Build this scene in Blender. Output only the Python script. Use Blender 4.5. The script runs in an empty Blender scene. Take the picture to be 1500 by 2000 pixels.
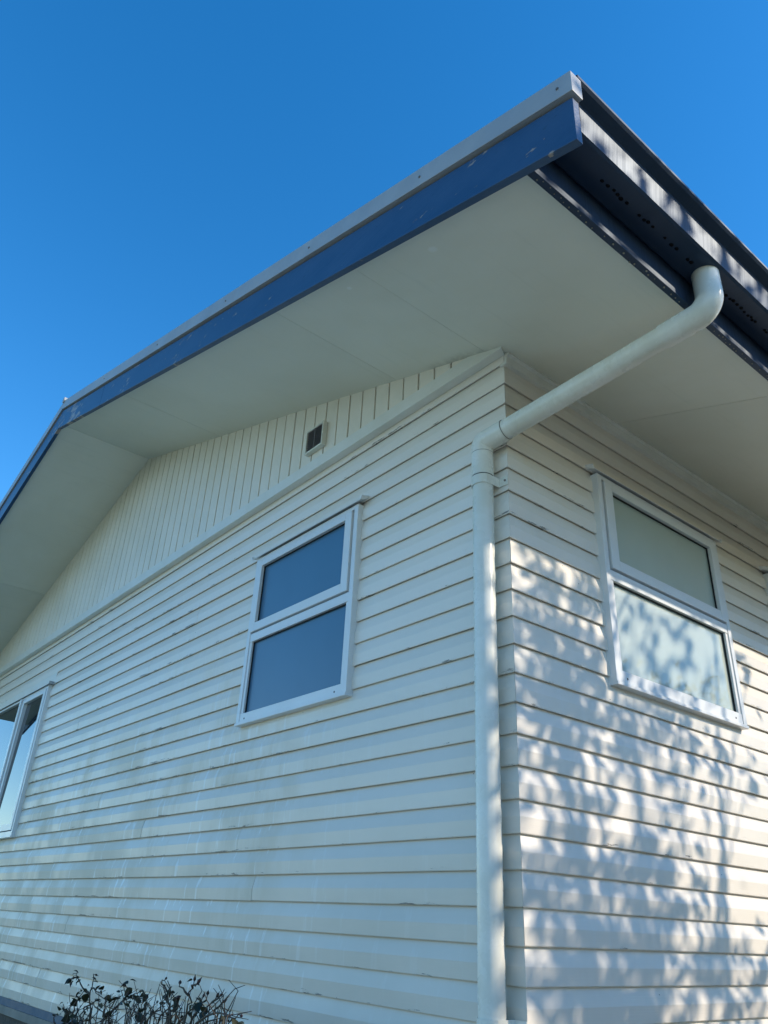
import bpy, math, random
from mathutils import Vector, Matrix
R = math.radians
random.seed(7)
sc = bpy.context.scene
col = sc.collection

# ------------------------------------------------------------------ camera
cam_d = bpy.data.cameras.new('camera')
cam_d.sensor_fit = 'HORIZONTAL'
cam_d.sensor_width = 36.0
cam_d.lens = 36.0 * 1507.59 / 1500.0
cam_d.clip_start = 0.05
cam_d.clip_end = 2000
cam = bpy.data.objects.new('camera', cam_d)
col.objects.link(cam)
_r = Vector((0.63870, 0.76815, 0.04473))
_u = Vector((0.33620, -0.33089, 0.88175))
_f = Vector((-0.69212, 0.54814, 0.46959))
CAM = Vector((1.9281, -2.2039, 1.5))
cam.matrix_world = Matrix(((_r.x, _u.x, -_f.x, CAM.x), (_r.y, _u.y, -_f.y, CAM.y), (_r.z, _u.z, -_f.z, CAM.z), (0, 0, 0, 1)))
sc.camera = cam

# ------------------------------------------------------------------ sky and sun
SUN_AZ, SUN_EL = 36.0, 30.0            # azimuth counted from +x towards +y
SUN = Vector((math.cos(R(SUN_EL)) * math.cos(R(SUN_AZ)), math.cos(R(SUN_EL)) * math.sin(R(SUN_AZ)), math.sin(R(SUN_EL))))
world = bpy.data.worlds.new('World')
sc.world = world
world.use_nodes = True
wn, wl = world.node_tree.nodes, world.node_tree.links
bg = wn['Background']
sky = wn.new('ShaderNodeTexSky')
sky.sky_type = 'NISHITA'
sky.sun_disc = False
sky.sun_elevation = R(SUN_EL)
sky.sun_rotation = R(90 - SUN_AZ)
sky.altitude = 0
sky.air_density = 1.0
sky.dust_density = 0.15
sky.ozone_density = 2.2
hs = wn.new('ShaderNodeHueSaturation')
hs.inputs['Saturation'].default_value = 1.38
wl.new(sky.outputs['Color'], hs.inputs['Color'])
wl.new(hs.outputs['Color'], bg.inputs['Color'])
bg.inputs['Strength'].default_value = 0.15
sun_d = bpy.data.lights.new('sun', 'SUN')
sun_d.energy = 2.6
sun_d.angle = R(0.53)
sun_d.color = (1.0, 0.865, 0.69)
sun_o = bpy.data.objects.new('sun', sun_d)
col.objects.link(sun_o)
sun_o.location = SUN * 30
sun_o.rotation_euler = SUN.to_track_quat('Z', 'Y').to_euler()
sc.view_settings.view_transform = 'Standard'
sc.view_settings.look = 'None'
sc.view_settings.exposure = 0.90
sc.view_settings.gamma = 1.0
sc.cycles.max_bounces = 8
sc.cycles.diffuse_bounces = 5

# ------------------------------------------------------------------ materials
class NT:
    def __init__(s, name):
        s.m = bpy.data.materials.new(name)
        s.m.use_nodes = True
        s.t = s.m.node_tree
        s.b = s.t.nodes['Principled BSDF']
    def n(s, typ, **kw):
        nd = s.t.nodes.new(typ)
        for k, v in kw.items():
            if k in ('operation', 'blend_type', 'data_type', 'noise_dimensions', 'feature', 'clamp'):
                setattr(nd, k, v)
            else:
                nd.inputs[k].default_value = v
        return nd
    def l(s, a, b):
        s.t.links.new(a, b)
    def pos(s):
        return s.t.nodes.new('ShaderNodeNewGeometry').outputs['Position']
    def scaled(s, v, sc3, loc=(0, 0, 0)):
        mp = s.t.nodes.new('ShaderNodeMapping')
        mp.inputs['Scale'].default_value = sc3
        mp.inputs['Location'].default_value = loc
        s.l(v, mp.inputs['Vector'])
        return mp.outputs['Vector']
    def noise(s, v, scale=1.0, detail=4.0, rough=0.55):
        nd = s.n('ShaderNodeTexNoise', Scale=scale, Detail=detail, Roughness=rough)
        s.l(v, nd.inputs['Vector'])
        return nd.outputs['Fac']
    def ramp(s, v, a, b, lo=0.0, hi=1.0):
        nd = s.t.nodes.new('ShaderNodeMapRange')
        nd.interpolation_type = 'SMOOTHSTEP'
        nd.inputs['From Min'].default_value = a
        nd.inputs['From Max'].default_value = b
        nd.inputs['To Min'].default_value = lo
        nd.inputs['To Max'].default_value = hi
        s.l(v, nd.inputs['Value'])
        return nd.outputs['Result']
    def math(s, op, a, b=None):
        nd = s.n('ShaderNodeMath', operation=op)
        for i, q in enumerate((a, b)):
            if q is None: continue
            if isinstance(q, (int, float)): nd.inputs[i].default_value = q
            else: s.l(q, nd.inputs[i])
        return nd.outputs[0]
    def mix(s, fac, a, b):
        nd = s.t.nodes.new('ShaderNodeMix')
        nd.data_type = 'RGBA'
        for nm, q in (('Factor', fac), ('A', a), ('B', b)):
            sock = [i for i in nd.inputs if i.name == nm and (i.type == 'VALUE' if nm == 'Factor' else i.type == 'RGBA')][0]
            if isinstance(q, (int, float)): sock.default_value = q
            elif isinstance(q, tuple): sock.default_value = (*q, 1)
            else: s.l(q, sock)
        return [o for o in nd.outputs if o.type == 'RGBA'][0]
    def col(s, c):
        if isinstance(c, tuple): s.b.inputs['Base Color'].default_value = (*c, 1)
        else: s.l(c, s.b.inputs['Base Color'])
    def bump(s, h, dist, strength=1.0):
        nd = s.n('ShaderNodeBump', Strength=strength, Distance=dist)
        s.l(h, nd.inputs['Height'])
        s.l(nd.outputs[0], s.b.inputs['Normal'])
    def set(s, **kw):
        for k, v in kw.items():
            k = k.replace('_', ' ')
            if isinstance(v, (int, float)): s.b.inputs[k].default_value = v
            elif isinstance(v, tuple): s.b.inputs[k].default_value = (*v, 1) if len(v) == 3 and s.b.inputs[k].type == 'RGBA' else v
            else: s.l(v, s.b.inputs[k])
        return s.m

S_ = 0.115                      # height a weatherboard shows
Z0 = 3.8681                     # bottom edge of the topmost weatherboard

def mat_boards(name, along, stain_shade):
    """white painted timber with grime streaks, hairline checks and flaked bottom edges"""
    t = NT(name)
    p = t.pos()
    sep = t.n('ShaderNodeSeparateXYZ'); t.l(p, sep.inputs[0])
    z = sep.outputs['Z']
    ax = sep.outputs['X' if along == 'x' else 'Y']
    oi = t.t.nodes.new('ShaderNodeObjectInfo')
    base = t.mix(oi.outputs['Random'], (0.80, 0.742, 0.665), (0.835, 0.778, 0.70))
    blot = t.noise(t.scaled(p, (0.9, 0.9, 1.4)), 1.0, 5, 0.6)
    base = t.mix(t.ramp(blot, 0.42, 0.7, 0, 0.35), base, (0.68, 0.675, 0.61))
    # vertical run-off streaks, heavier low down away from the corner
    off = t.n('ShaderNodeVectorMath', operation='MULTIPLY_ADD')
    t.l(oi.outputs['Random'], off.inputs[0]); off.inputs[1].default_value = (0.5, 0.5, 9.0); t.l(p, off.inputs[2])
    po = off.outputs[0]
    st = t.noise(t.scaled(po, (3.2, 3.2, 1.6)), 1.0, 6, 0.62)
    fine = t.noise(t.scaled(po, (42, 42, 2.6)), 1.0, 4, 0.6)
    stm = t.math('ADD', t.math('MULTIPLY', st, 0.80), t.math('MULTIPLY', fine, 0.20))
    if stain_shade:
        wx = t.ramp(ax, -0.7, -2.2, 0.12, 1.0)
        wz = t.ramp(z, 3.3, 2.2, 0.1, 1.0)
        w = t.math('MULTIPLY', wx, wz)
    else:
        w = 0.16
    k = t.math('MULTIPLY', t.math('MULTIPLY', t.ramp(stm, 0.42, 0.60, 0.08, 0.60), t.ramp(t.noise(t.scaled(p, (0.7, 0.7, 1.1), (4, 2, 7)), 1.0, 3, 0.55), 0.36, 0.62, 0.25, 1.0)), w)
    base = t.mix(k, base, (0.62, 0.52, 0.34))
    if stain_shade:                                          # film mixes grime with painted light falloff, darker towards the wall's foot
        grime_shade = t.math('MULTIPLY', t.ramp(z, 3.3, 1.1, 0.0, 0.62), t.ramp(blot, 0.25, 0.7, 0.65, 1.0))
        base = t.mix(grime_shade, base, (0.49, 0.445, 0.365))
    pale = t.math('MULTIPLY', t.ramp(t.noise(t.scaled(po, (22, 22, 1.4), (3.1, 0, 5)), 1.0, 4, 0.6), 0.60, 0.66), w)
    base = t.mix(t.math('MULTIPLY', pale, 0.7), base, (0.80, 0.80, 0.78))
    # checks and flakes close to the bottom edge of each board
    fr = t.math('FRACT', t.math('DIVIDE', t.math('SUBTRACT', Z0 + 40 * S_, z), S_))
    low = t.ramp(fr, 0.80, 0.985)
    chip = t.noise(t.scaled(p, (7, 7, 70), (0, 0, 1.7)), 1.0, 6, 0.7)
    zone = t.ramp(t.noise(t.scaled(p, (0.8, 0.8, 2.4), (5.2, 0.0, 3.0)), 1.0, 2, 0.5), 0.48, 0.62)
    flake = t.ramp(t.math('ADD', t.math('ADD', chip, t.math('MULTIPLY', low, 0.16)), t.math('MULTIPLY', zone, 0.10)), *((0.785, 0.80) if stain_shade else (0.83, 0.845)))
    base = t.mix(t.math('MULTIPLY', flake, 0.85), base, (0.13, 0.125, 0.115))
    hair = t.noise(t.scaled(p, (5, 5, 260), (2, 1, 0.4)), 1.0, 3, 0.6)
    hz = t.ramp(t.noise(t.scaled(p, (1.3, 1.3, 5), (9, 4, 1)), 1.0, 2, 0.5), 0.53, 0.64)
    hairm = t.math('MULTIPLY', t.ramp(hair, 0.70, 0.735), hz)
    base = t.mix(t.math('MULTIPLY', hairm, 0.5), base, (0.32, 0.31, 0.28))
    # fly specks
    vor = t.n('ShaderNodeTexVoronoi', Scale=9.0); t.l(p, vor.inputs['Vector'])
    wsp = t.ramp(vor.outputs['Distance'], 0.028, 0.02)
    vc = t.n('ShaderNodeSeparateColor'); t.l(vor.outputs['Color'], vc.inputs[0])
    sp = t.math('MULTIPLY', wsp, t.math('GREATER_THAN', vc.outputs[0], 0.78))
    base = t.mix(sp, base, (0.07, 0.065, 0.06))
    t.col(base)
    grain = t.noise(t.scaled(p, (4, 4, 190)), 1.0, 4, 0.6)
    wav = t.noise(t.scaled(p, (3, 3, 9)), 1.0, 2, 0.5)
    h = t.math('SUBTRACT', t.math('ADD', t.math('MULTIPLY', grain, 0.25), wav), t.math('ADD', flake, hairm))
    t.bump(h, 0.0018, 0.7)
    rgh = t.math('ADD', 0.36, t.math('MULTIPLY', k, 0.35))
    return t.set(Roughness=rgh, Specular_IOR_Level=0.5)

def mat_plain(name, c, c2=None, rough=0.4, bscale=None, bdist=0.001, spec=0.5, vscale=3.0, metallic=0.0):
    t = NT(name)
    p = t.pos()
    if c2:
        t.col(t.mix(t.ramp(t.noise(t.scaled(p, (vscale,) * 3), 1.0, 6, 0.65), 0.35, 0.68), c, c2))
    else:
        t.col(c)
    if bscale:
        t.bump(t.noise(t.scaled(p, (bscale,) * 3), 1.0, 4, 0.6), bdist, 0.6)
    rv = t.ramp(t.noise(t.scaled(p, (vscale * 2,) * 3, (4, 4, 4)), 1.0, 4, 0.6), 0.3, 0.7, rough * 0.85, min(1, rough * 1.2))
    return t.set(Roughness=rv, Specular_IOR_Level=spec, Metallic=metallic)

def mat_soffit():
    t = NT('soffit_paint')
    p = t.pos()
    b = t.noise(t.scaled(p, (1.1, 1.6, 1.0)), 1.0, 4, 0.6)
    c = t.mix(t.ramp(b, 0.4, 0.65), (0.84, 0.825, 0.72), (0.80, 0.78, 0.665))
    oi = t.t.nodes.new('ShaderNodeObjectInfo')
    c = t.mix(t.ramp(oi.outputs['Random'], 0.0, 1.0, 0.0, 0.38), c, (0.56, 0.56, 0.49))
    # mould bloom in patches, and brushed streaks across the sheets
    st = t.noise(t.scaled(p, (34, 2.2, 2)), 1.0, 4, 0.6)
    c = t.mix(t.ramp(st, 0.55, 0.75, 0, 0.12), c, (0.50, 0.52, 0.44))
    vor = t.n('ShaderNodeTexVoronoi', Scale=5.0); t.l(p, vor.inputs['Vector'])
    vc = t.n('ShaderNodeSeparateColor'); t.l(vor.outputs['Color'], vc.inputs[0])
    sp = t.math('MULTIPLY', t.ramp(vor.outputs['Distance'], 0.022, 0.014), t.math('GREATER_THAN', vc.outputs[0], 0.72))
    c = t.mix(sp, c, (0.06, 0.06, 0.05))
    for px_, py_, r_ in ((0.31, -0.747, 0.028), (-0.22, -0.765, 0.018)):   # filled patches
        dd = t.n('ShaderNodeVectorMath', operation='DISTANCE'); t.l(t.scaled(p, (1, 1.3, 0)), dd.inputs[0]); dd.inputs[1].default_value = (px_, py_ * 1.3, 0.0)
        c = t.mix(t.math('MULTIPLY', t.ramp(dd.outputs['Value'], r_, r_ * .4), 0.7), c, (0.90, 0.90, 0.86))
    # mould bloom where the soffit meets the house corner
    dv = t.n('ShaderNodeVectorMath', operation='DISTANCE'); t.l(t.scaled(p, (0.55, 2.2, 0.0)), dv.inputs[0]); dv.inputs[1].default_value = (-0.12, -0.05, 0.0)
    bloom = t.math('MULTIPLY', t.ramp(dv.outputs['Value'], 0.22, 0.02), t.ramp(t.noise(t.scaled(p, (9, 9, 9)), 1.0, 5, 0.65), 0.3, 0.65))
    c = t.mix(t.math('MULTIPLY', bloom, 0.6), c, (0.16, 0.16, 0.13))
    t.col(c)
    r1 = t.noise(t.scaled(p, (70, 16, 16)), 1.0, 3, 0.6)
    r2 = t.noise(t.scaled(p, (1.6, 1.2, 1)), 1.0, 2, 0.5)
    t.bump(t.math('ADD', t.math('MULTIPLY', r1, 0.16), t.math('MULTIPLY', r2, 8.0)), 0.006, 0.55)
    return t.set(Roughness=0.42, Specular_IOR_Level=0.5)

def mat_navy():
    t = NT('navy_timber_paint')
    p = t.pos()
    c = t.mix(t.ramp(t.noise(t.scaled(p, (2.5, 6, 6)), 1.0, 5, 0.6), 0.35, 0.7), (0.018, 0.062, 0.148), (0.030, 0.076, 0.165))
    ch = t.noise(t.scaled(p, (9, 9, 26)), 1.0, 6, 0.68)
    zone = t.ramp(t.noise(t.scaled(p, (1.5, 1.5, 1.5), (1.3, 2.0, 0.2)), 1.0, 2, 0.5), 0.44, 0.66)
    sx = t.n('ShaderNodeSeparateXYZ'); t.l(p, sx.inputs[0])
    ends = t.math('MAXIMUM', t.ramp(sx.outputs['X'], 0.0, 0.55), t.ramp(sx.outputs['X'], -3.1, -3.7))
    zone = t.math('MULTIPLY', zone, t.math('ADD', 0.35, t.math('MULTIPLY', ends, 0.8)))
    f = t.ramp(t.math('ADD', ch, t.math('MULTIPLY', zone, 0.19)), 0.66, 0.685)
    pc = t.mix(t.noise(t.scaled(p, (6, 6, 6), (8, 1, 2)), 1.0, 3), (0.42, 0.40, 0.38), (0.20, 0.12, 0.10))
    c = t.mix(f, c, pc)
    dk = t.ramp(t.noise(t.scaled(p, (16, 16, 60), (3, 3, 3)), 1.0, 4, 0.6), 0.66, 0.72)
    c = t.mix(t.math('MULTIPLY', dk, 0.6), c, (0.010, 0.018, 0.035))
    t.col(c)
    t.bump(t.math('SUBTRACT', t.noise(t.scaled(p, (5, 60, 110)), 1.0, 4, 0.6), f), 0.0015, 0.8)
    return t.set(Roughness=0.42, Specular_IOR_Level=0.5)

def mat_gutter():
    t = NT('navy_gutter_steel')
    p = t.pos()
    c = t.mix(t.ramp(t.noise(t.scaled(p, (3, 3, 3)), 1.0, 5), 0.35, 0.7), (0.014, 0.028, 0.060), (0.020, 0.036, 0.070))
    st = t.noise(t.scaled(p, (6, 130, 1.5)), 1.0, 3, 0.6)
    c = t.mix(t.ramp(st, 0.35, 0.75, 0, 0.6), c, (0.026, 0.036, 0.060))
    t.col(c)
    t.bump(st, 0.0006, 0.5)
    return t.set(Roughness=t.ramp(st, 0.3, 0.7, 0.42, 0.54), Specular_IOR_Level=0.6, Specular_Tint=(0.55, 0.76, 1.0))

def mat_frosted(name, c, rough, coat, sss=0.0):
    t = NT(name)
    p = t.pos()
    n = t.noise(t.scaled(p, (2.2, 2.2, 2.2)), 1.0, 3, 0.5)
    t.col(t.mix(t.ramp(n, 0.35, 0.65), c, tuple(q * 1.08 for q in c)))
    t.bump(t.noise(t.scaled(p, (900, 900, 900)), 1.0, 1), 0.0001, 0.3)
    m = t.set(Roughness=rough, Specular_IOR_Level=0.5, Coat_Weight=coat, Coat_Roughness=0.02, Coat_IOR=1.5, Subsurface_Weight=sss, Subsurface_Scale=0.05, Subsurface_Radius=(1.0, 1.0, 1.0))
    return m

def mat_glass():
    t = NT('clear_window_glass')
    p = t.pos()
    t.col((0.018, 0.026, 0.032))
    t.bump(t.noise(t.scaled(p, (1.2, 1.2, 1.2)), 1.0, 1), 0.002, 0.08)
    return t.set(Roughness=0.015, IOR=2.1, Specular_IOR_Level=0.5)

def mat_ground():
    t = NT('lawn')
    p = t.pos()
    a = t.noise(t.scaled(p, (1.2, 1.2, 1)), 1.0, 6, 0.65)
    b = t.noise(t.scaled(p, (55, 55, 5)), 1.0, 4, 0.7)
    c = t.mix(t.ramp(a, 0.35, 0.65), (0.14, 0.155, 0.060), (0.21, 0.20, 0.10))
    c = t.mix(t.ramp(b, 0.3, 0.7, 0, 0.5), c, (0.06, 0.085, 0.025))
    t.col(c)
    t.bump(b, 0.03, 1.0)
    return t.set(Roughness=0.9, Specular_IOR_Level=0.2)

def mat_foundation():
    t = NT('rough_cast_foundation')
    p = t.pos()
    a = t.noise(t.scaled(p, (90, 90, 30)), 1.0, 4, 0.7)
    t.col(t.mix(t.ramp(a, 0.3, 0.7), (0.05, 0.045, 0.04), (0.13, 0.115, 0.095)))
    t.bump(a, 0.012, 1.0)
    return t.set(Roughness=0.9)

def mat_leaf(name, c1, c2, trans=True):
    t = NT(name)
    oi = t.t.nodes.new('ShaderNodeObjectInfo')
    p = t.pos()
    n = t.noise(t.scaled(p, (11, 11, 11)), 1.0, 3)
    t.col(t.mix(t.ramp(t.math('ADD', t.math('MULTIPLY', oi.outputs['Random'], 0.4), t.math('MULTIPLY', n, 0.7)), 0.3, 0.75), c1, c2))
    return t.set(Roughness=0.45, Specular_IOR_Level=0.4)

M = dict(
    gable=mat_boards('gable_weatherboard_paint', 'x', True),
    side=mat_boards('side_weatherboard_paint', 'y', False),
    trim=mat_plain('white_trim_paint', (0.79, 0.785, 0.735), (0.73, 0.725, 0.66), 0.38, 60, 0.0012, vscale=4),
    vert=mat_plain('gable_panel_paint', (0.84, 0.785, 0.69), (0.79, 0.735, 0.63), 0.40, 45, 0.0015, vscale=2.2),
    soffit=mat_soffit(), navy=mat_navy(), gutter=mat_gutter(),
    flash=mat_plain('grey_steel_flashing', (0.33, 0.345, 0.365), (0.40, 0.41, 0.42), 0.45, spec=0.6),
    roof=mat_plain('roof_steel', (0.20, 0.21, 0.23), (0.26, 0.27, 0.28), 0.5),
    pvc=mat_plain('white_pvc', (0.79, 0.785, 0.72), (0.70, 0.69, 0.60), 0.27, 7, 0.0008, vscale=5),
    seam=mat_plain('pipe_seam_shade', (0.16, 0.17, 0.16), rough=0.7),
    alu=mat_plain('white_powder_coat', (0.74, 0.76, 0.77), (0.70, 0.72, 0.73), 0.33),
    gap=mat_plain('black_rubber_seal', (0.012, 0.014, 0.018), rough=0.6),
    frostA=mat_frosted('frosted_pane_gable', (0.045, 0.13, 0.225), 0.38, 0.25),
    frostB=mat_frosted('frosted_pane_side', (0.40, 0.475, 0.42), 0.5, 1.0, 0.85),
    paving=mat_plain('bounce_concrete', (0.60, 0.555, 0.42), (0.66, 0.61, 0.47), 0.85, 25, 0.004, vscale=1.5),
    soil=mat_plain('added_bed_soil', (0.030, 0.024, 0.016), (0.055, 0.042, 0.028), 0.95, 30, 0.02, vscale=6),
    base_navy=mat_plain('navy_base_paint', (0.014, 0.078, 0.150), (0.022, 0.092, 0.165), 0.5, 40, 0.0015, vscale=5),
    glass=mat_glass(), ground=mat_ground(), found=mat_foundation(),
    plaster=mat_plain('grey_plaster_band', (0.20, 0.19, 0.165), (0.27, 0.255, 0.22), 0.8, 40, 0.002),
    core=mat_plain('building_paper', (0.05, 0.05, 0.05), rough=0.9),
    dark=mat_plain('dark_void', (0.010, 0.010, 0.014), rough=0.8),
    slat=mat_plain('vent_slat_plastic', (0.13, 0.115, 0.11), (0.18, 0.16, 0.15), 0.5),
    drop=mat_plain('dark_drip', (0.003, 0.004, 0.007), rough=0.5, spec=0.1),
    bark=mat_plain('bark', (0.10, 0.075, 0.05), (0.16, 0.12, 0.085), 0.85, 30, 0.006, vscale=8),
    cane=mat_plain('rose_cane_bark', (0.040, 0.022, 0.018), (0.055, 0.045, 0.024), 0.6, vscale=14),
    rose=mat_leaf('rose_leaf', (0.010, 0.018, 0.010), (0.034, 0.036, 0.016)),
    hip=mat_plain('rose_hip_skin', (0.022, 0.012, 0.010), (0.05, 0.014, 0.013), 0.4, vscale=30),
    leaf=mat_leaf('tree_leaf', (0.045, 0.075, 0.025), (0.09, 0.12, 0.04)),
    sprig=mat_leaf('sprig_leaf', (0.06, 0.10, 0.03), (0.13, 0.16, 0.06)),
)

# ------------------------------------------------------------------ mesh helpers
class MB:
    def __init__(s):
        s.v = []; s.f = []
    def add(s, vs, fs):
        o = len(s.v)
        s.v += [tuple(q) for q in vs]
        s.f += [tuple(i + o for i in f) for f in fs]
        return s
    def box(s, x0, x1, y0, y1, z0, z1):
        vs = [(x, y, z) for z in (z0, z1) for y in (y0, y1) for x in (x0, x1)]
        return s.add(vs, [(0, 2, 3, 1), (4, 5, 7, 6), (0, 1, 5, 4), (2, 6, 7, 3), (0, 4, 6, 2), (1, 3, 7, 5)])
    def prism(s, poly, fn0, fn1):
        """closed polygon swept between two mappings"""
        n = len(poly)
        vs = [fn0(q) for q in poly] + [fn1(q) for q in poly]
        fs = [(i, (i + 1) % n, n + (i + 1) % n, n + i) for i in range(n)]
        fs += [tuple(range(n - 1, -1, -1)), tuple(range(n, 2 * n))]
        return s.add(vs, fs)
    def sweep(s, poly, fns):
        n = len(poly)
        vs = []; fs = []
        for fn in fns: vs += [fn(q) for q in poly]
        for k in range(len(fns) - 1):
            for i in range(n):
                j = (i + 1) % n
                fs.append((k * n + i, k * n + j, (k + 1) * n + j, (k + 1) * n + i))
        e = (len(fns) - 1) * n
        fs += [tuple(range(n - 1, -1, -1)), tuple(range(e, e + n))]
        return s.add(vs, fs)
    def tube(s, pts, rad, seg=16, cap=True):
        pts = [Vector(q) for q in pts]
        if not isinstance(rad, (list, tuple)): rad = [rad] * len(pts)
        vs = []; fs = []
        ref = None
        for i, q in enumerate(pts):
            a = pts[max(0, i - 1)]; b = pts[min(len(pts) - 1, i + 1)]
            d = (b - a).normalized()
            if ref is None:
                ref = d.orthogonal().normalized()
            ref = (ref - d * ref.dot(d)).normalized()
            w = d.cross(ref)
            for k in range(seg):
                t = 2 * math.pi * k / seg
                vs.append(q + (ref * math.cos(t) + w * math.sin(t)) * rad[i])
        for i in range(len(pts) - 1):
            for k in range(seg):
                j = (k + 1) % seg
                fs.append((i * seg + k, i * seg + j, (i + 1) * seg + j, (i + 1) * seg + k))
        if cap:
            fs.append(tuple(range(seg - 1, -1, -1)))
            e = (len(pts) - 1) * seg
            fs.append(tuple(range(e, e + seg)))
        return s.add(vs, fs)
    def mesh(s, name, mat, smooth=False):
        me = bpy.data.meshes.new(name)
        me.from_pydata(s.v, [], s.f)
        me.materials.append(mat)
        if smooth:
            me.polygons.foreach_set('use_smooth', [True] * len(me.polygons))
        me.update()
        import bmesh
        bm = bmesh.new(); bm.from_mesh(me)
        bmesh.ops.recalc_face_normals(bm, faces=bm.faces)
        bm.to_mesh(me); bm.free()
        return me
    def build(s, name, mat, parent=None, smooth=False, bevel=0.0, label=None, sharp=None):
        o = bpy.data.objects.new(name, s.mesh(name, mat, smooth))
        col.objects.link(o)
        o.parent = parent
        if bevel:
            b = o.modifiers.new('bevel', 'BEVEL')
            b.width = bevel; b.segments = 2; b.limit_method = 'ANGLE'; b.angle_limit = R(35)
        if sharp:
            o.data.set_sharp_from_angle(angle=R(sharp))
        if label: o['label'] = label
        return o

def empty(name, loc, label, cat, group=None):
    o = bpy.data.objects.new(name, None)
    col.objects.link(o)
    o.location = loc
    o.empty_display_size = 0.2
    o['label'] = label; o['category'] = cat
    if group: o['group'] = group
    return o

def structure(o):
    o['kind'] = 'structure'
    return o

# ------------------------------------------------------------------ ground
structure(MB().add([(-500, -500, 0), (500, -500, 0), (500, 500, 0), (-500, 500, 0)], [(0, 1, 2, 3)]).build('ground', M['ground']))['label'] = 'lawn around the weatherboard house'

pv = MB()  # unseen paving, added pale to bounce light up to the soffit
pv.box(2.1, 7.6, -6.5, 9.0, -0.05, 0.030); pv.box(0.02, 2.098, -6.5, -1.1, -0.05, 0.030); pv.box(-9.6, 0.018, -4.6, -1.1, -0.05, 0.030)
structure(MB().box(0.0, 2.095, -1.095, 9.0, -0.05, 0.045).build('added_dark_bed', M['soil']))['label'] = 'unseen dark soil bed added to cut bounce light on the side wall'  # unseen bed, added dark to cut light bounced up the side wall
structure(pv.build('bounce_paving', M['paving']))['label'] = 'unseen concrete paving added to bounce light onto the soffit'
# ------------------------------------------------------------------ the house
house = empty('house', (0, 0, 0), 'white weatherboard house with navy bargeboard and gutter', 'house')
RIDGE = -4.46
LEFT = -8.92
DEEP = 8.0
SL, SLL = 0.3131, 0.290
CS = 3.923                                            # height of the soffit above the corner
def soff(x):
    return CS - SL * x if x >= RIDGE else CS - SL * RIDGE - SLL * (RIDGE - x)
ZBASE = Z0 - 26 * S_                                  # bottom edge of the lowest board

# core behind the cladding
core = MB()
core.prism([(LEFT + .05, 0.3), (-0.032, 0.3), (-0.032, soff(-0.032) + .03), (RIDGE, soff(RIDGE) + .03), (LEFT + .05, soff(LEFT) + .03)],
           lambda q: (q[0], 0.034, q[1]), lambda q: (q[0], 0.10, q[1]))
gable_wall = core.build('gable_wall', M['core'], house)
core = MB()
core.box(-0.10, -0.034, 0.105, DEEP - .02, 0.3, CS + 0.02)
side_wall = core.build('side_wall', M['core'], house)
back = MB()
back.box(LEFT, -0.11, DEEP - .3, DEEP, 0.02, CS - .02)
back.box(LEFT - .02, LEFT + .04, 0.11, DEEP - .31, 0.02, CS - .02)
back.build('rear_walls', M['trim'], house)

# weatherboard profile (inward offset, height above the bottom edge)
PROF = [(0.0075, 0.0), (0.0034, -0.0008), (0.0015, 0.0022), (0.0, 0.056), (0.0158, 0.1175), (0.031, 0.1175), (0.031, 0.008), (0.0085, 0.008)]

def board(a, b, z, wall, mitre, parent, mat):
    """one weatherboard running from a to b along its wall; mitre: the end b (gable) or a (side) is at the house corner"""
    L = abs(b - a)
    nseg = max(1, min(4, int(L / 0.7)))
    fns = []
    j0 = random.uniform(-.0006, .0010)
    sag = [random.uniform(-.0009, .0009) for _ in range(nseg + 1)]
    jut = [random.uniform(-.0006, .0012) + j0 for _ in range(nseg + 1)]
    for k in range(nseg + 1):
        t = a + (b - a) * k / nseg
        def fn(q, t=t, k=k):
            o, h = q
            oo = o + (jut[k] if o < 0.02 else 0)
            hh = z + h + (sag[k] if o < 0.02 else 0)
            if wall == 'g':
                x = t
                if mitre and k == nseg: x = -o - 0.0007
                return (x, oo, hh)
            y = t
            if mitre and k == 0: y = o + 0.0007
            return (-oo, y, hh)
        fns.append(fn)
    return MB().sweep(PROF, fns).build('weatherboard', mat, parent)

WIN_A = (-2.088, -1.042, 2.458, 3.502)
WIN_C = (-8.05, -5.935, 2.032, 3.408)
WIN_B = (0.622, 1.722, 2.452, 3.505)
WIN_D = (2.335, 3.435, 2.452, 3.505)
JOINTS_G = {18: [-1.95], 19: [-5.4], 20: [-1.75], 22: [-4.2], 17: [-3.2], 15: [-4.05], 12: [-3.3], 24: [-2.55], 25: [-4.55], 23: [-6.2], 9: [-4.9], 7: [-3.6], 26: [-3.6, -1.6], 21: [-6.6], 5: [-2.9], 3: [-5.2]}
JOINTS_S = {16: [2.05], 18: [2.6], 20: [1.75], 9: [4.4], 12: [3.9], 6: [4.6], 23: [2.2], 2: [3.1], 14: [4.1]}
for n in range(0, 27):
    z = Z0 - n * S_
    segs = [(LEFT, 0.0)]
    def cut(segs, lo, hi):
        out = []
        for a, b in segs:
            if hi <= a or lo >= b: out.append((a, b)); continue
            if a < lo: out.append((a, lo))
            if hi < b: out.append((hi, b))
        return out
    if 4 <= n <= 12: segs = cut(segs, WIN_A[0] + .012, WIN_A[1] - .012)
    if 5 <= n <= 16: segs = cut(segs, WIN_C[0] + .012, WIN_C[1] - .012)
    if n == 4: segs = cut(segs, WIN_C[0] - .06, WIN_C[1] + .075)
    for j in JOINTS_G.get(n, []):
        segs = cut(segs, j - .0012, j + .0012)
    for a, b in segs:
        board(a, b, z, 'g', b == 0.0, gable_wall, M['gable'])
    segs = [(0.0, DEEP)]
    for W in (WIN_B, WIN_D):
        if 4 <= n <= 12: segs = cut(segs, W[0] + .012, W[1] - .012)
    for j in JOINTS_S.get(n, []):
        segs = cut(segs, j - .0012, j + .0012)
    for a, b in segs:
        board(a, b, z, 's', a == 0.0, side_wall, M['side'])

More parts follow.
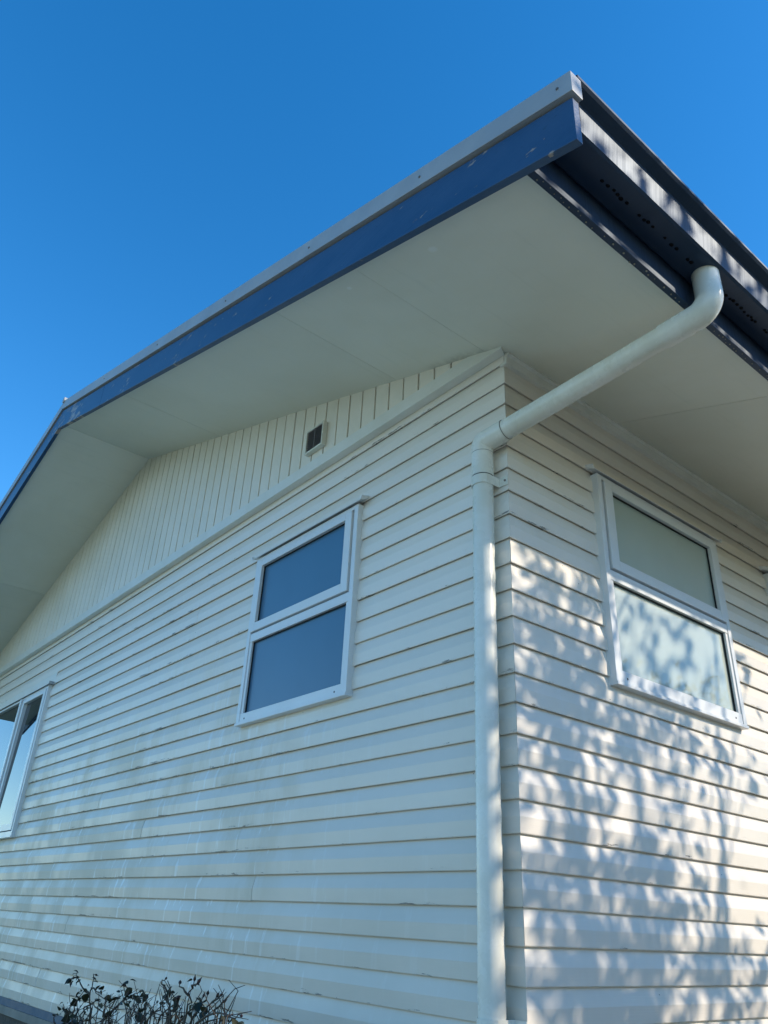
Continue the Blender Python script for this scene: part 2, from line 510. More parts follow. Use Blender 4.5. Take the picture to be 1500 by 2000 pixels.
# vertical boards in the gable, over the horizontal trim
TRIM_B, TRIM_T = 3.906, 3.986
gpanel = MB()
gpanel.prism([(-0.33, TRIM_B + .03), (RIDGE, soff(RIDGE) + .02), (LEFT + .4, soff(LEFT + .4) + .02), (LEFT + .4, TRIM_B + .03)],
             lambda q: (q[0], -0.010, q[1]), lambda q: (q[0], 0.033, q[1]))
gable_panel = gpanel.build('gable_panel', M['vert'], house)
VW = 0.1235
x = -0.187
while x > LEFT + .45:
    xa, xb = x - VW + 0.006, x - 0.006
    tops = [(xa, soff(xa) + .012), (xb, soff(xb) + .012)]
    if xa < RIDGE < xb: tops = [(xa, soff(xa) + .012), (RIDGE, soff(RIDGE) + .012), (xb, soff(xb) + .012)]
    y0 = -0.0475 + random.uniform(-.0008, .0008)
    if max(q[1] for q in tops) > TRIM_T - .03:
        poly = [(xa, TRIM_T - .02)] + tops + [(xb, TRIM_T - .02)]
        poly = [(px, max(pz, TRIM_T - .02 + .001 * i)) for i, (px, pz) in enumerate(poly)]
        MB().prism(poly, lambda q: (q[0], y0, q[1]), lambda q: (q[0], -0.009, q[1])).build('vertical_board', M['vert'], gable_panel, bevel=0.002)
    x -= VW
tr = MB()
tp = [(-0.0495, TRIM_B), (-0.051, TRIM_B + .002), (-0.051, TRIM_T - .004), (-0.044, TRIM_T), (0.030, TRIM_T), (0.030, TRIM_B + .004)]
tr.sweep(tp, [lambda q: (LEFT + .1, q[0], q[1]), lambda q: (-0.02, q[0], q[1]), lambda q: (0.004 - q[0] * .55, q[0], q[1])])
tr.build('trim_board', M['trim'], gable_panel)

# moulding under the soffit along the side wall
mo = MB()
mo.sweep([(0.012, 3.858), (0.014, 3.900), (0.030, 3.902), (0.030, 3.9225), (-0.03, 3.9225), (-0.03, 3.858)],
         [lambda q: (q[0], -0.012 if False else 0.004, min(q[1], soff(q[0]) + .004)), lambda q: (q[0], DEEP, min(q[1], soff(q[0]) + .004))])
mo.build('cornice_strip', M['trim'], side_wall)

# soffit sheets
soffit_back = MB()
soffit_back.prism([(0.90, soff(0.90) + .014), (RIDGE, soff(RIDGE) + .014), (RIDGE, soff(RIDGE) + .05), (0.90, soff(0.90) + .05)],
                  lambda q: (q[0], -0.874, q[1]), lambda q: (q[0], DEEP + .6, q[1]))
soffit_back.prism([(RIDGE - .001, soff(RIDGE) + .014), (LEFT - .9, soff(LEFT - .9) + .014), (LEFT - .9, soff(LEFT - .9) + .05), (RIDGE - .001, soff(RIDGE) + .05)],
                  lambda q: (q[0], -0.874, q[1]), lambda q: (q[0], DEEP + .6, q[1]))
soffit = soffit_back.build('soffit', M['core'], house)
def sheet(x0, x1, y0, y1):
    g = 0.0016
    x0 += g; x1 -= g; y0 += g; y1 -= g
    w = random.uniform(-.0008, .0008)
    MB().prism([(x0, soff(x0) + w), (x1, soff(x1) - w), (x1, soff(x1) + .007), (x0, soff(x0) + .007)],
               lambda q: (q[0], y0, q[1]), lambda q: (q[0], y1, q[1])).build('soffit_sheet', M['soffit'], soffit)
sheet(-0.075, 0.887, -0.875, 0.862)
for a, b in ((-0.74, -0.075), (-2.93, -0.74), (RIDGE, -2.93), (-6.9, RIDGE - .0005), (LEFT - .9, -6.9)):
    sheet(a, b, -0.875, 0.06)
for a, b in ((0.862, 3.26), (3.26, 5.66), (5.66, DEEP + .55)):
    sheet(-0.06, 0.887, a, b)

# bargeboards, their steel cap, fascia and roof
def rake(c, x):                                       # height on a line parallel to the roof slope
    return c - CS + soff(x)
BARGE_X = 1.100
SPL = -3.29
def barge(xa, xb):
    poly = [(xa, rake(3.875, xa)), (xb, rake(3.875, xb)), (xb, rake(4.066, xb)), (xa, rake(4.066, xa))]
    return MB().prism(poly, lambda q: (q[0], -0.906, q[1]), lambda q: (q[0], -0.876, q[1])).build('bargeboard', M['navy'], house, bevel=0.002, label='peeling navy painted bargeboard')
barge(SPL + .0015, BARGE_X); barge(RIDGE + .0006, SPL - .0015); barge(LEFT - 1.1, RIDGE - .0006)
def cap(xa, xb):
    poly = [(xa, rake(4.080, xa)), (xb, rake(4.080, xb)), (xb, rake(4.174, xb)), (xa, rake(4.174, xa))]
    return MB().prism(poly, lambda q: (q[0], -0.920, q[1]), lambda q: (q[0], -0.868, q[1])).build('barge_flashing', M['flash'], house, bevel=0.0015, label='light grey steel cap along the roof edge')
cp = cap(RIDGE + .0006, BARGE_X + .012); cap(LEFT - 1.1, RIDGE - .0006)
pk = MB()  # dark strip added to paint shade into the gap under the cap
for xa, xb in ((RIDGE + .001, 1.085), (LEFT - 1.0, RIDGE - .001)):
    pk.prism([(xa, rake(4.02, xa)), (xb, rake(4.02, xb)), (xb, rake(4.12, xb)), (xa, rake(4.12, xa))], lambda q: (q[0], -0.8665, q[1]), lambda q: (q[0], -0.850, q[1]))
pk.build('barge_gap_shade', M['dark'], house)
rv = MB()
for xx in (1.06, 0.42, -0.35, -1.2, -2.2, -3.3):
    z = rake(4.125, xx)
    rv.tube([(xx, -0.919, z), (xx, -0.9235, z)], [0.006, 0.0045], 8)
rv.build('rivet', M['slat'], cp)['kind'] = 'stuff'
MB().box(0.889, 0.9155, -0.8755, DEEP + .6, 3.598, 3.835).build('fascia', M['gutter'], house, bevel=0.002)
rf = MB()
rf.prism([(1.03, rake(4.09, 1.03)), (RIDGE, rake(4.09, RIDGE)), (RIDGE, rake(4.16, RIDGE)), (1.03, rake(4.16, 1.03))],
         lambda q: (q[0], -0.848, q[1]), lambda q: (q[0], DEEP + .6, q[1]))
rf.prism([(RIDGE - .001, rake(4.09, RIDGE)), (LEFT - 1.05, rake(4.09, LEFT - 1.05)), (LEFT - 1.05, rake(4.16, LEFT - 1.05)), (RIDGE - .001, rake(4.16, RIDGE))],
         lambda q: (q[0], -0.848, q[1]), lambda q: (q[0], DEEP + .6, q[1]))
roof = rf.build('roof', M['roof'], house)
MB().tube([(RIDGE, -0.93, rake(4.185, RIDGE) - .01), (RIDGE, DEEP + .6, rake(4.185, RIDGE) - .01)], 0.03, 10).build('ridge_cap', M['flash'], roof, smooth=True, sharp=60)

# gutter
go = [(0.9175, 3.845), (0.9175, 3.722), (0.926, 3.716), (1.038, 3.712), (1.048, 3.719), (1.062, 3.824), (1.098, 3.838), (1.107, 3.846), (1.107, 3.858), (1.098, 3.862)]
def offs(pts, d):
    out = []
    for i, q in enumerate(pts):
        a = Vector(pts[max(0, i - 1)]); b = Vector(pts[min(len(pts) - 1, i + 1)])
        t = (b - a).normalized()
        out.append((q[0] - t.y * d, q[1] + t.x * d))
    return out
gp = go + list(reversed(offs(go, 0.002)))
ys = [-0.874, 0.6, 2.4, 4.4, 6.4, DEEP + .58]
gutter = MB().sweep(gp, [(lambda q, y=y: (q[0], y, q[1])) for y in ys]).build('gutter', M['gutter'], house, label='dark navy steel gutter with a rolled front lip')
dr = MB()
rr = random.Random(3)
y = -0.60
while y < 1.5:
    if not (-0.05 < y < 0.10):
        r = rr.uniform(.0066, .0092)
        cx = 0.984 + rr.gauss(0, .0014)
        cz = 3.7142 - (cx - .926) * 0.0357 + .0016
        vs = []; fs = []
        for k in range(10):
            t = k * math.pi / 5
            vs.append((cx + r * .8 * math.cos(t), y + r * 1.2 * math.sin(t), cz))
        for k in range(10):
            t = k * math.pi / 5
            vs.append((cx + r * .5 * math.cos(t), y + r * .75 * math.sin(t), cz - r * .55))
        vs.append((cx, y, cz - r * .7))
        for k in range(10):
            j = (k + 1) % 10
            fs.append((k, j, 10 + j, 10 + k)); fs.append((10 + k, 10 + j, 20))
        dr.add(vs, fs)
    y += rr.choice([.018, .022, .024, .03, .03, .045, .075])
dr.build('drip', M['drop'], gutter, smooth=True)['kind'] = 'stuff'
dr = MB()
y = -0.84
while y < 1.4:
    cx = 0.902 + rr.gauss(0, .004); r = rr.uniform(.0025, .0045)
    dr.tube([(cx, y, 3.5995), (cx + .001, y, 3.5995 - r * 1.6)], [r, r * .45], 8)
    y += rr.choice([.02, .028, .035, .05, .06])
dr.build('paint_drip', M['plaster'], gutter, smooth=True)['kind'] = 'stuff'

# downpipe
PX, PY = -0.097, -0.056
RP = 0.0455
def bend(a, c, b, r, n=10):
    a, c, b = Vector(a), Vector(c), Vector(b)
    d1 = (a - c).normalized(); d2 = (b - c).normalized()
    ang = d1.angle(d2)
    t = r / math.tan(ang / 2)
    p1, p2 = c + d1 * t, c + d2 * t
    o = c + (d1 + d2).normalized() * (r / math.sin(ang / 2))
    v1, v2 = p1 - o, p2 - o
    w = v1.angle(v2)
    return [o + (v1 * math.sin((1 - k / n) * w) + v2 * math.sin(k / n * w)) / math.sin(w) for k in range(n + 1)], d1, d2
top = Vector((0.985, 0.03, 3.7195)); up_c = Vector((0.985, 0.03, 3.545)); low_c = Vector((PX, PY, 3.428)); foot = Vector((PX, PY, 0.12))
pipe = MB().tube([(PX, PY, 0.12), (PX, PY, 1.6), (PX, PY, 3.335)], RP, 40).build('downpipe', M['pvc'], house, smooth=True, sharp=40, label='round white downpipe standing at the house corner')
arc, d1, d2 = bend(top, up_c, low_c, 0.075)
e1 = [top] + [up_c + d1 * 0.10 + Vector((0, 0, .012))] + arc + [up_c + d2 * 0.195]
MB().tube(e1, RP + .004, 40).build('pipe_elbow', M['pvc'], pipe, smooth=True, sharp=40)
dg = (up_c - low_c).normalized()
MB().tube([low_c + dg * 0.10, up_c - dg * 0.17], RP, 40).build('diagonal_pipe', M['pvc'], pipe, smooth=True, sharp=40)
arc, d1, d2 = bend(up_c, low_c, foot, 0.03)
e2 = [low_c + d1 * 0.135, low_c + d1 * 0.06] + arc + [low_c + d2 * 0.058]
MB().tube(e2, RP + .0035, 40).build('pipe_elbow', M['pvc'], pipe, smooth=True, sharp=40)
# coupling below the elbow
MB().tube([(PX, PY, 3.367), (PX, PY, 3.250)], RP + .0035, 40).build('pipe_coupling', M['pvc'], pipe, smooth=True, sharp=40)
seam = MB()
for z in (3.3685, 3.2485):
    seam.tube([(PX, PY, z - .0012), (PX, PY, z + .0012)], RP + .0028, 40)
for c_, d_, s_ in ((low_c, dg, 0.1365), ):
    seam.tube([c_ + d_ * (s_ - .0012), c_ + d_ * (s_ + .0012)], RP + .0022, 40)
seam.build('pipe_joint', M['seam'], pipe, smooth=True, sharp=40)
def strap(z):
    s = MB()
    h = 0.022
    pts = []
    for k in range(17):
        t = R(205) + (R(335) - R(205)) * k / 16 - R(0)
        pts.append((PX + (RP + .0045) * math.cos(t), PY + (RP + .0045) * math.sin(t)))
    pts = [(PX - RP - .004, -0.004)] + pts + [(PX + RP + .004, -0.004), (PX + RP + .052, -0.004)]
    inner = offs(pts, 0.003)
    for i in range(len(pts) - 1):
        a, b, c_, d_ = pts[i], pts[i + 1], inner[i + 1], inner[i]
        zz = (z - h, z + h)
        s.add([(q[0], q[1], w) for w in zz for q in (a, b, c_, d_)], [(0, 1, 2, 3), (7, 6, 5, 4), (0, 4, 5, 1), (3, 2, 6, 7), (0, 3, 7, 4), (1, 5, 6, 2)])
    o = s.build('pipe_strap', M['pvc'], pipe)
    x = PX + RP + .038
    MB().tube([(x, -0.003, z), (x, -0.0095, z)], [.0055, .004], 10).build('screw', M['slat'], pipe)
strap(3.222); strap(1.225)

# ------------------------------------------------------------------ windows
def place(o_fn, mb):                                  # maps (along, out, z) boxes onto a wall
    mb.v = [o_fn(q) for q in mb.v]
    return mb
ON_G = lambda q: (q[0], -q[1], q[2])
ON_S = lambda q: (q[1], q[0], q[2])
def ring(mb, a0, a1, z0, z1, w, o0, o1):
    """rectangular frame out of four butted bars; w = (left, right, bottom, top)"""
    l, r, b, t = w
    mb.box(a0, a0 + l, o0, o1, z0, z1); mb.box(a1 - r, a1, o0, o1, z0, z1)
    mb.box(a0 + l, a1 - r, o0, o1, z0, z0 + b); mb.box(a0 + l, a1 - r, o0, o1, z1 - t, z1)
    return mb
def win2(W, fn, pane_mat, label, sw=(.042, .058)):
    """awning sash over a fixed pane"""
    a0, a1, z0, z1 = W
    zm = 3.012
    m = MB()
    # frame: jambs, head, transom, sill
    m.box(a0, a0 + .034, -.04, .030, z0, z1); m.box(a1 - .034, a1, -.04, .030, z0, z1)
    m.box(a0 + .034, a1 - .034, -.04, .0295, z1 - .024, z1)
    m.box(a0 + .034, a1 - .034, -.04, .0265, 2.947, 2.998)
    m.box(a0 + .034, a1 - .034, -.04, .0265, z0 + .004, 2.520)
    m.box(a0 - .003, a1 + .003, -.03, .036, z0 - .004, z0 + .012)
    m.box(a0 + .034, a0 + .058, -.04, .024, 2.520, 2.947); m.box(a1 - .058, a1 - .034, -.04, .024, 2.520, 2.947)
    w = place(fn, m).build('window', M['alu'], house, bevel=0.0022, label=label)
    place(fn, MB().box(a0 + .02, a1 - .02, -.03, -.012, z0 + .02, z1 - .01)).build('rebate', M['gap'], w)
    s0, s1 = (a0 + .039, a1 - .047) if sw[0] < sw[1] else (a0 + .047, a1 - .039)
    place(fn, ring(MB(), s0, s1, 3.006, z1 - .030, (sw[0], sw[1], .054, .038), -.008, .037)).build('sash', M['alu'], w, bevel=0.0025)
    place(fn, MB().box(s0 + sw[0] - .005, s1 - sw[1] + .005, -.0115, .010, 3.055, z1 - .063)).build('pane', pane_mat, w)
    place(fn, ring(MB(), s0 + sw[0] - .0015, s1 - sw[1] + .0015, 3.0585, z1 - .0665, (.006, .006, .006, .006), .004, .018)).build('glazing_bead', M['gap'], w)
    place(fn, MB().box(a0 + .05, a1 - .05, -.0115, .004, 2.515, 2.952)).build('pane', pane_mat, w)
    place(fn, ring(MB(), a0 + .0575, a1 - .0575, 2.5195, 2.9475, (.005, .005, .005, .006), 0, .012)).build('glazing_bead', M['gap'], w)
    holes = MB()
    for aa in (a0 + .085, a1 - .10):
        p = (aa, .0262, 2.488)
        holes.tube([p, (aa, .0272, 2.488)], .0052, 10)
    place(fn, holes).build('weep_hole', M['dark'], w)
    # head flashing with a turned-up end
    h = MB()
    prof = [(-.014, 3.5335), (.044, 3.5125), (.049, 3.5045), (.0475, 3.503), (.042, 3.5105), (-.014, 3.5315)]
    fa, fb = a0 - .035, a1 + .035
    h.sweep(prof, [(lambda q, t=t: (t, q[0], q[1])) for t in (fa, fb)])
    for t, d in ((fa, -1), (fb, 1)):
        h.add([(t, -.012, 3.531), (t, .046, 3.508), (t + d * .012, .046, 3.530), (t + d * .012, -.010, 3.545),
               (t + d * .002, -.012, 3.529), (t + d * .002, .046, 3.506), (t + d * .014, .046, 3.528), (t + d * .014, -.010, 3.543)],
              [(0, 1, 2, 3), (7, 6, 5, 4), (0, 4, 5, 1), (1, 5, 6, 2), (2, 6, 7, 3), (3, 7, 4, 0)])
    place(fn, h).build('head_flashing', M['alu'], w)
    return w
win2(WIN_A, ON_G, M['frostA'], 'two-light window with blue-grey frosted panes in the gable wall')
win2(WIN_B, ON_S, M['frostB'], 'two-light window with dappled frosted lower pane beside the downpipe', (.062, .048))
win2(WIN_D, ON_S, M['frostB'], 'two-light window further along the side wall', (.062, .048))

# large clear window at the far left
a0, a1, z0, z1 = WIN_C
m = MB()
m.box(a0, a0 + .034, -.04, .030, z0, z1); m.box(a1 - .034, a1, -.04, .030, z0, z1)
m.box(a0 + .034, a1 - .034, -.04, .0285, z1 - .03, z1); m.box(a0 + .034, a1 - .034, -.04, .0285, z0 + .006, z0 + .05)
m.box(a0 - .003, a1 + .003, -.03, .036, z0 - .005, z0 + .012)
m.box(-6.745, -6.690, -.04, .030, z0 + .05, z1 - .03)
wc = place(ON_G, m).build('window', M['alu'], house, bevel=0.002, label='clear window at the far left reflecting sky and soffit')
place(ON_G, MB().box(a0 + .02, a1 - .02, -.03, -.014, z0 + .02, z1 - .01)).build('rebate', M['gap'], wc)
place(ON_G, ring(MB(), -6.682, a1 - .040, z0 + .056, z1 - .036, (.050, .060, .055, .040), -.008, .036)).build('sash', M['alu'], wc, bevel=0.002)
def leaning_pane(x0, x1, lo, hi, out, lean):          # glass set a touch out of plumb
    m = MB().box(x0, x1, out - .006, out, lo, hi)
    m.v = [(x, o + lean * ((lo + hi) / 2 - z) / (hi - lo), z) for x, o, z in m.v]
    place(ON_G, m).build('pane', M['glass'], wc)
leaning_pane(-6.640, a1 - .09, z0 + .10, z1 - .07, .010, .020)
leaning_pane(a0 + .03, -6.740, z0 + .045, z1 - .025, .006, .022)
place(ON_G, MB().box(-6.742, -6.694, .0305, .052, z0 + .052, z1 - .02)).build('mullion_cover', M['alu'], wc, bevel=0.003)
place(ON_G, MB().box(a0 - .055, a1 + .072, -.012, -.001, z1 + .004, z1 + .114)).build('apron_flashing', M['trim'], wc)
h = MB()
h.sweep([(-.012, z1 + .012), (.042, z1 + .001), (.047, z1 - .006), (.0455, z1 - .007), (.040, z1 - .001), (-.012, z1 + .010)], [(lambda q, t=t: (t, q[0], q[1])) for t in (a0 - .035, a1 + .035)])
h.box(a1 + .034, a1 + .046, -.01, .047, z1 - .004, z1 + .024)
place(ON_G, h).build('head_flashing', M['flash'], wc)

# ------------------------------------------------------------------ vent in the gable
v0, v1, w0, w1 = -1.580, -1.394, 4.032, 4.204
vm = ring(MB(), v0, v1, w0, w1, (.012, .012, .013, .012), .048, .080)
vent = place(ON_G, vm).build('wall_vent', M['pvc'], house, bevel=0.002, label='small white louvred vent with dark slats in the gable')
place(ON_G, MB().box(v0 + .010, v1 - .010, .049, .055, w0 + .010, w1 - .010)).build('vent_back', M['dark'], vent)
place(ON_G, MB().box((v0 + v1) / 2 - .003, (v0 + v1) / 2 + .003, .056, .0765, w0 + .0125, w1 - .0115)).build('vent_bar', M['slat'], vent)
for k in range(11):
    zc = w0 + .020 + k * .0136
    sl = MB()
    sl.prism([(.058, zc + .005), (.075, zc - .001), (.075, zc - .0042), (.058, zc + .0022)], lambda q: (v0 + .0125, q[0], q[1]), lambda q: (v1 - .0125, q[0], q[1]))
    place(ON_G, sl).build('slat', M['slat'], vent)

# ------------------------------------------------------------------ base of the walls
bb = MB()
bb.box(LEFT, 0.002, 0.004, 0.033, 0.829, ZBASE + .0015 - .003)
bb.box(-0.030, -0.002, 0.034, DEEP, 0.829, ZBASE - .0015)
bb.build('base_board', M['base_navy'], house, label='navy painted base board under the weatherboards')
bb = MB()
bb.box(LEFT, 0.008, -0.004, 0.032, 0.778, 0.8285); bb.box(-0.03, 0.006, 0.0325, DEEP, 0.778, 0.8285)
bb.build('plaster_band', M['plaster'], house)
bb = MB()
bb.box(LEFT, -0.003, 0.012, 0.20, -0.05, 0.7775); bb.box(-0.2, -0.004, 0.201, DEEP, -0.05, 0.7775)
bb.build('foundation', M['found'], house)

# ------------------------------------------------------------------ rose bush by the gable wall
def ray(u, v):
    return _r * ((u - 750) / 1507.59) - _u * ((v - 1000) / 1507.59) + _f
def on_y(u, v, y):
    d = ray(u, v)
    return CAM + d * ((y - CAM.y) / d.y)
rb = random.Random(11)
bush = empty('rose_bush', (-1.75, -0.55, 0), 'dark straggly rose bush with bare stems and hips below the gable wall', 'bush')
def child_at(name, me, mw):
    o = bpy.data.objects.new(name, me)
    col.objects.link(o)
    o.parent = bush
    o.matrix_parent_inverse = Matrix.Translation(-bush.location)
    o.matrix_world = mw
    o.matrix_parent_inverse = Matrix.Identity(4)
    o.matrix_basis = Matrix.Translation(-bush.location) @ mw
    return o
def leaf_mesh(name, L, W, mat, fold=0.25, curl=0.2):
    vs = []; fs = []
    prof = [(0, .06), (.15, .62), (.38, 1.0), (.62, .86), (.84, .42), (1.0, .02)]
    for t, w in prof:
        zc = -curl * L * t * t
        vs += [(L * t, -W * w / 2, zc + fold * W * w / 2), (L * t, 0, zc), (L * t, W * w / 2, zc + fold * W * w / 2)]
    for i in range(len(prof) - 1):
        a = i * 3
        fs += [(a, a + 3, a + 4, a + 1), (a + 1, a + 4, a + 5, a + 2)]
    mb = MB(); mb.add(vs, fs)
    return mb.mesh(name, mat, True)
LEAVES = [leaf_mesh('leaf', l, w, M['rose'], f, c) for l, w, f, c in ((.030, .017, .4, .4), (.026, .012, .6, .6), (.042, .032, .25, .2), (.020, .010, .7, .8))]
hp = MB()
hp.tube([(0, 0, -.004), (0, 0, 0), (0, 0, .007), (0, 0, .016), (0, 0, .022), (0, 0, .034)], [.002, .005, .0085, .0075, .0035, .0008], 8)
HIP = hp.mesh('rose_hip', M['hip'], True)
CR = lambda q: (100 + q[0] / 3.75, 1850 + q[1] / 3.75)
LINES = [
    [(300, 600), (290, 450), (282, 350), (300, 290), (312, 230), (322, 200)],
    [(282, 350), (245, 312), (215, 270), (190, 215), (193, 185)],
    [(190, 215), (160, 225), (147, 240), (146, 255)],
    [(300, 300), (330, 325), (365, 340)],
    [(330, 600), (450, 465), (540, 385), (600, 345), (655, 318)],
    [(540, 388), (562, 345), (552, 310), (545, 285)],
    [(655, 318), (685, 345), (692, 375), (660, 420), (650, 500)],
    [(600, 350), (640, 380), (660, 372)],
    [(862, 600), (866, 420), (857, 320), (852, 245)],
    [(860, 330), (835, 295), (808, 268), (812, 240), (838, 232)],
    [(866, 420), (832, 370), (820, 292)],
    [(866, 360), (872, 300), (884, 290)],
    [(960, 600), (1000, 420), (1012, 355), (1036, 300), (1048, 245)],
    [(1006, 355), (968, 300), (942, 265)],
    [(1036, 300), (1062, 275), (1072, 262)],
    [(1050, 600), (1130, 485), (1178, 405), (1212, 362)],
    [(1178, 405), (1215, 380), (1238, 358)],
    [(1190, 490), (1236, 430), (1258, 402)],
    [(1060, 560), (1200, 480), (1300, 500), (1350, 522), (1388, 500)],
    [(130, 600), (118, 510), (95, 470), (88, 415)],
    [(180, 600), (150, 500), (165, 420), (210, 360), (240, 320)],
    [(230, 600), (210, 500), (240, 440), (330, 390), (360, 400)],
    [(420, 600), (430, 450), (470, 385), (500, 360)],
    [(620, 600), (640, 500), (600, 420), (610, 365)],
    [(700, 600), (740, 480), (800, 430), (830, 385)],
    [(760, 600), (800, 500), (900, 420), (915, 375)],
    [(900, 600), (1000, 480), (1100, 410), (1145, 345)],
    [(1000, 600), (1060, 480), (1110, 420), (1112, 365)],
    [(30, 562), (20, 530), (35, 500)],
]
HIPS = {0, 5, 12, 13, 14, 17, 18, 9, 15, 16, 24, 25, 26, 27, 2}
anchors = []
for i, ln in enumerate(LINES):
    dy = rb.uniform(-.13, .10)
    if i in (1, 2, 3): dy = LINES_DY0
    if i in (5, 6, 7): dy = LINES_DY4
    if i in (9, 10, 11): dy = LINES_DY8
    if i in (13, 14): dy = LINES_DY12
    if i == 16: dy = LINES_DY15
    if i == 0: LINES_DY0 = dy
    if i == 4: LINES_DY4 = dy
    if i == 8: LINES_DY8 = dy
    if i == 12: LINES_DY12 = dy
    if i == 15: LINES_DY15 = dy
    pts = [on_y(*CR(q), -.55 + dy) for q in ln]
    # midpoints with a little wander so the stems are not ruler-straight
    fine = []
    for a, b in zip(pts, pts[1:]):
        fine += [a, (a + b) / 2 + Vector((rb.gauss(0, .004), rb.gauss(0, .006), rb.gauss(0, .004)))]
    fine.append(pts[-1])
    rads = [0.0042 - 0.0026 * k / (len(fine) - 1) for k in range(len(fine))]
    if ln[0][1] >= 590:
        base = Vector((-1.75 + rb.uniform(-.25, .25), -.55 + rb.uniform(-.1, .1), 0.0))
        mid = (base + fine[0]) / 2 + Vector((rb.uniform(-.1, .1), rb.uniform(-.05, .05), 0.05))
        fine = [base, mid] + fine
        rads = [.010, .007] + rads
    child = MB().tube([q - bush.location for q in fine], rads, 6).build('cane', M['cane'], bush, smooth=True)
    anchors += [(fine[k], fine[k] - fine[k - 1]) for k in range(3, len(fine)) if fine[k].z > .95]
    if i in HIPS:
        d = (fine[-1] - fine[-2]).normalized()
        q = Vector((0, 0, 1)).rotation_difference(d)
        child_at('rose_hip', HIP, Matrix.Translation(fine[-1]) @ q.to_matrix().to_4x4() @ Matrix.Scale(rb.uniform(.5, .75), 4))
# thin side twigs and leaves, thicker towards the foot of the picture
for k in range(120):
    u, v = rb.uniform(90, 1330), 562 - abs(rb.gauss(0, 80))
    if v < 400 and rb.random() < .6: v = rb.uniform(440, 560)
    a = on_y(*CR((u, v)), -.55 + rb.uniform(-.16, .12))
    d = Vector((rb.uniform(-1, 1), rb.uniform(-.6, .6), rb.uniform(-.3, 1))).normalized()
    b = a + d * rb.uniform(.04, .09); c = b + (d + Vector((rb.gauss(0, .5), rb.gauss(0, .5), rb.gauss(0, .4)))).normalized() * rb.uniform(.02, .06)
    MB().tube([q - bush.location for q in (a - Vector((0, 0, .06)), a, b, c)], [.0022, .002, .0016, .001], 5).build('twig', M['cane'], bush, smooth=True)
    anchors += [(a, d), (b, d), (c, d)]
nl = 0
for p, d in anchors:
    low = p.z < 1.21
    for _ in range(2 if low else 1):
        if nl >= 190 or rb.random() > (.85 if low else .26): continue
        me = rb.choice(LEAVES if low else LEAVES[1:2] + LEAVES[3:])
        rot = Matrix.Rotation(rb.uniform(0, 6.28), 4, 'Z') @ Matrix.Rotation(rb.uniform(-.9, 1.1), 4, 'Y') @ Matrix.Rotation(rb.uniform(-1.2, 1.2), 4, 'X')
        child_at('leaf', me, Matrix.Translation(p + Vector((rb.gauss(0, .012), rb.gauss(0, .012), rb.gauss(0, .012)))) @ rot @ Matrix.Scale(rb.uniform(.7, 1.15), 4))
        nl += 1

# ------------------------------------------------------------------ garden tree to the right: its shade dapples the side wall
def on_x(u, v, x=0.0):
    d = ray(u, v)
    return CAM + d * ((x - CAM.x) / d.x)
rt = random.Random(5)
tree = empty('garden_tree', (4.0, 3.6, 0), 'leafy garden tree whose shade dapples the side wall', 'tree')
TB = tree.location
SPOTS = [  # where its boughs throw their shade, how wide, how many leaves
    (1075, 1118, .045, 12), (1115, 1150, .05, 12), (1040, 1112, .04, 6), (1235, 1130, .05, 6),
    (1018, 1180, .06, 22), (1060, 1245, .10, 48), (1110, 1205, .10, 44), (1130, 1285, .11, 52), (1155, 1340, .10, 44), (1085, 1330, .10, 40), (1040, 1385, .09, 30),
    (1180, 1415, .12, 46), (1235, 1390, .11, 40), (1290, 1420, .10, 36), (1330, 1440, .09, 30), (1030, 1470, .07, 18), (1110, 1460, .09, 30),
    (1250, 1500, .09, 30), (1330, 1540, .10, 36), (1400, 1480, .08, 26), (1150, 1530, .09, 26), (1060, 1570, .08, 22),
    (1270, 1650, .10, 36), (1310, 1690, .09, 34), (1100, 1640, .07, 18), (1180, 1690, .08, 22), (1060, 1720, .10, 40), (1110, 1760, .12, 64), (1200, 1770, .12, 64), (1290, 1760, .11, 50),
    (1350, 1800, .10, 36), (1060, 1860, .12, 56), (1150, 1860, .12, 50), (1240, 1830, .12, 50), (1330, 1900, .12, 46), (1440, 1880, .10, 34), (1480, 1920, .10, 34), (1470, 1500, .06, 14), (1460, 1330, .07, 12), (1440, 1290, .05, 8),
    (1200, 1940, .12, 54), (1080, 1960, .12, 54), (1300, 1980, .12, 50), (1420, 1990, .12, 50), (1150, 2060, .14, 60), (1300, 2080, .14, 60), (1480, 2060, .14, 60),
    (1260, 1230, .10, 26), (1340, 1260, .10, 26), (1380, 1330, .09, 24), (1290, 1320, .09, 22), (1220, 1290, .08, 20),
]
leaf = MB()
def add_leaf(mb, c, L, W, rnd):
    a = Vector((rnd.gauss(0, 1), rnd.gauss(0, 1), rnd.gauss(-.5, .9))).normalized()
    b = a.orthogonal().normalized()
    b = Matrix.Rotation(rnd.uniform(0, 6.28), 3, a) @ b
    n = a.cross(b) * (W * .12)
    mb.add([c, c + a * L * .35 + b * W * .5 + n, c + a * L, c + a * L * .35 - b * W * .5 + n, c + a * L * .75 + b * W * .32, c + a * L * .75 - b * W * .32],
           [(0, 1, 4, 2), (0, 2, 5, 3)])
boughs = []
for u, v, r, nlv in SPOTS:
    p = on_x(u, v)
    t = rt.choice((rt.uniform(3.6, 4.6), rt.uniform(4.8, 6.2)))
    boughs.append((p + SUN * t, r, int(nlv * (.78 if v > 1700 else .95))))
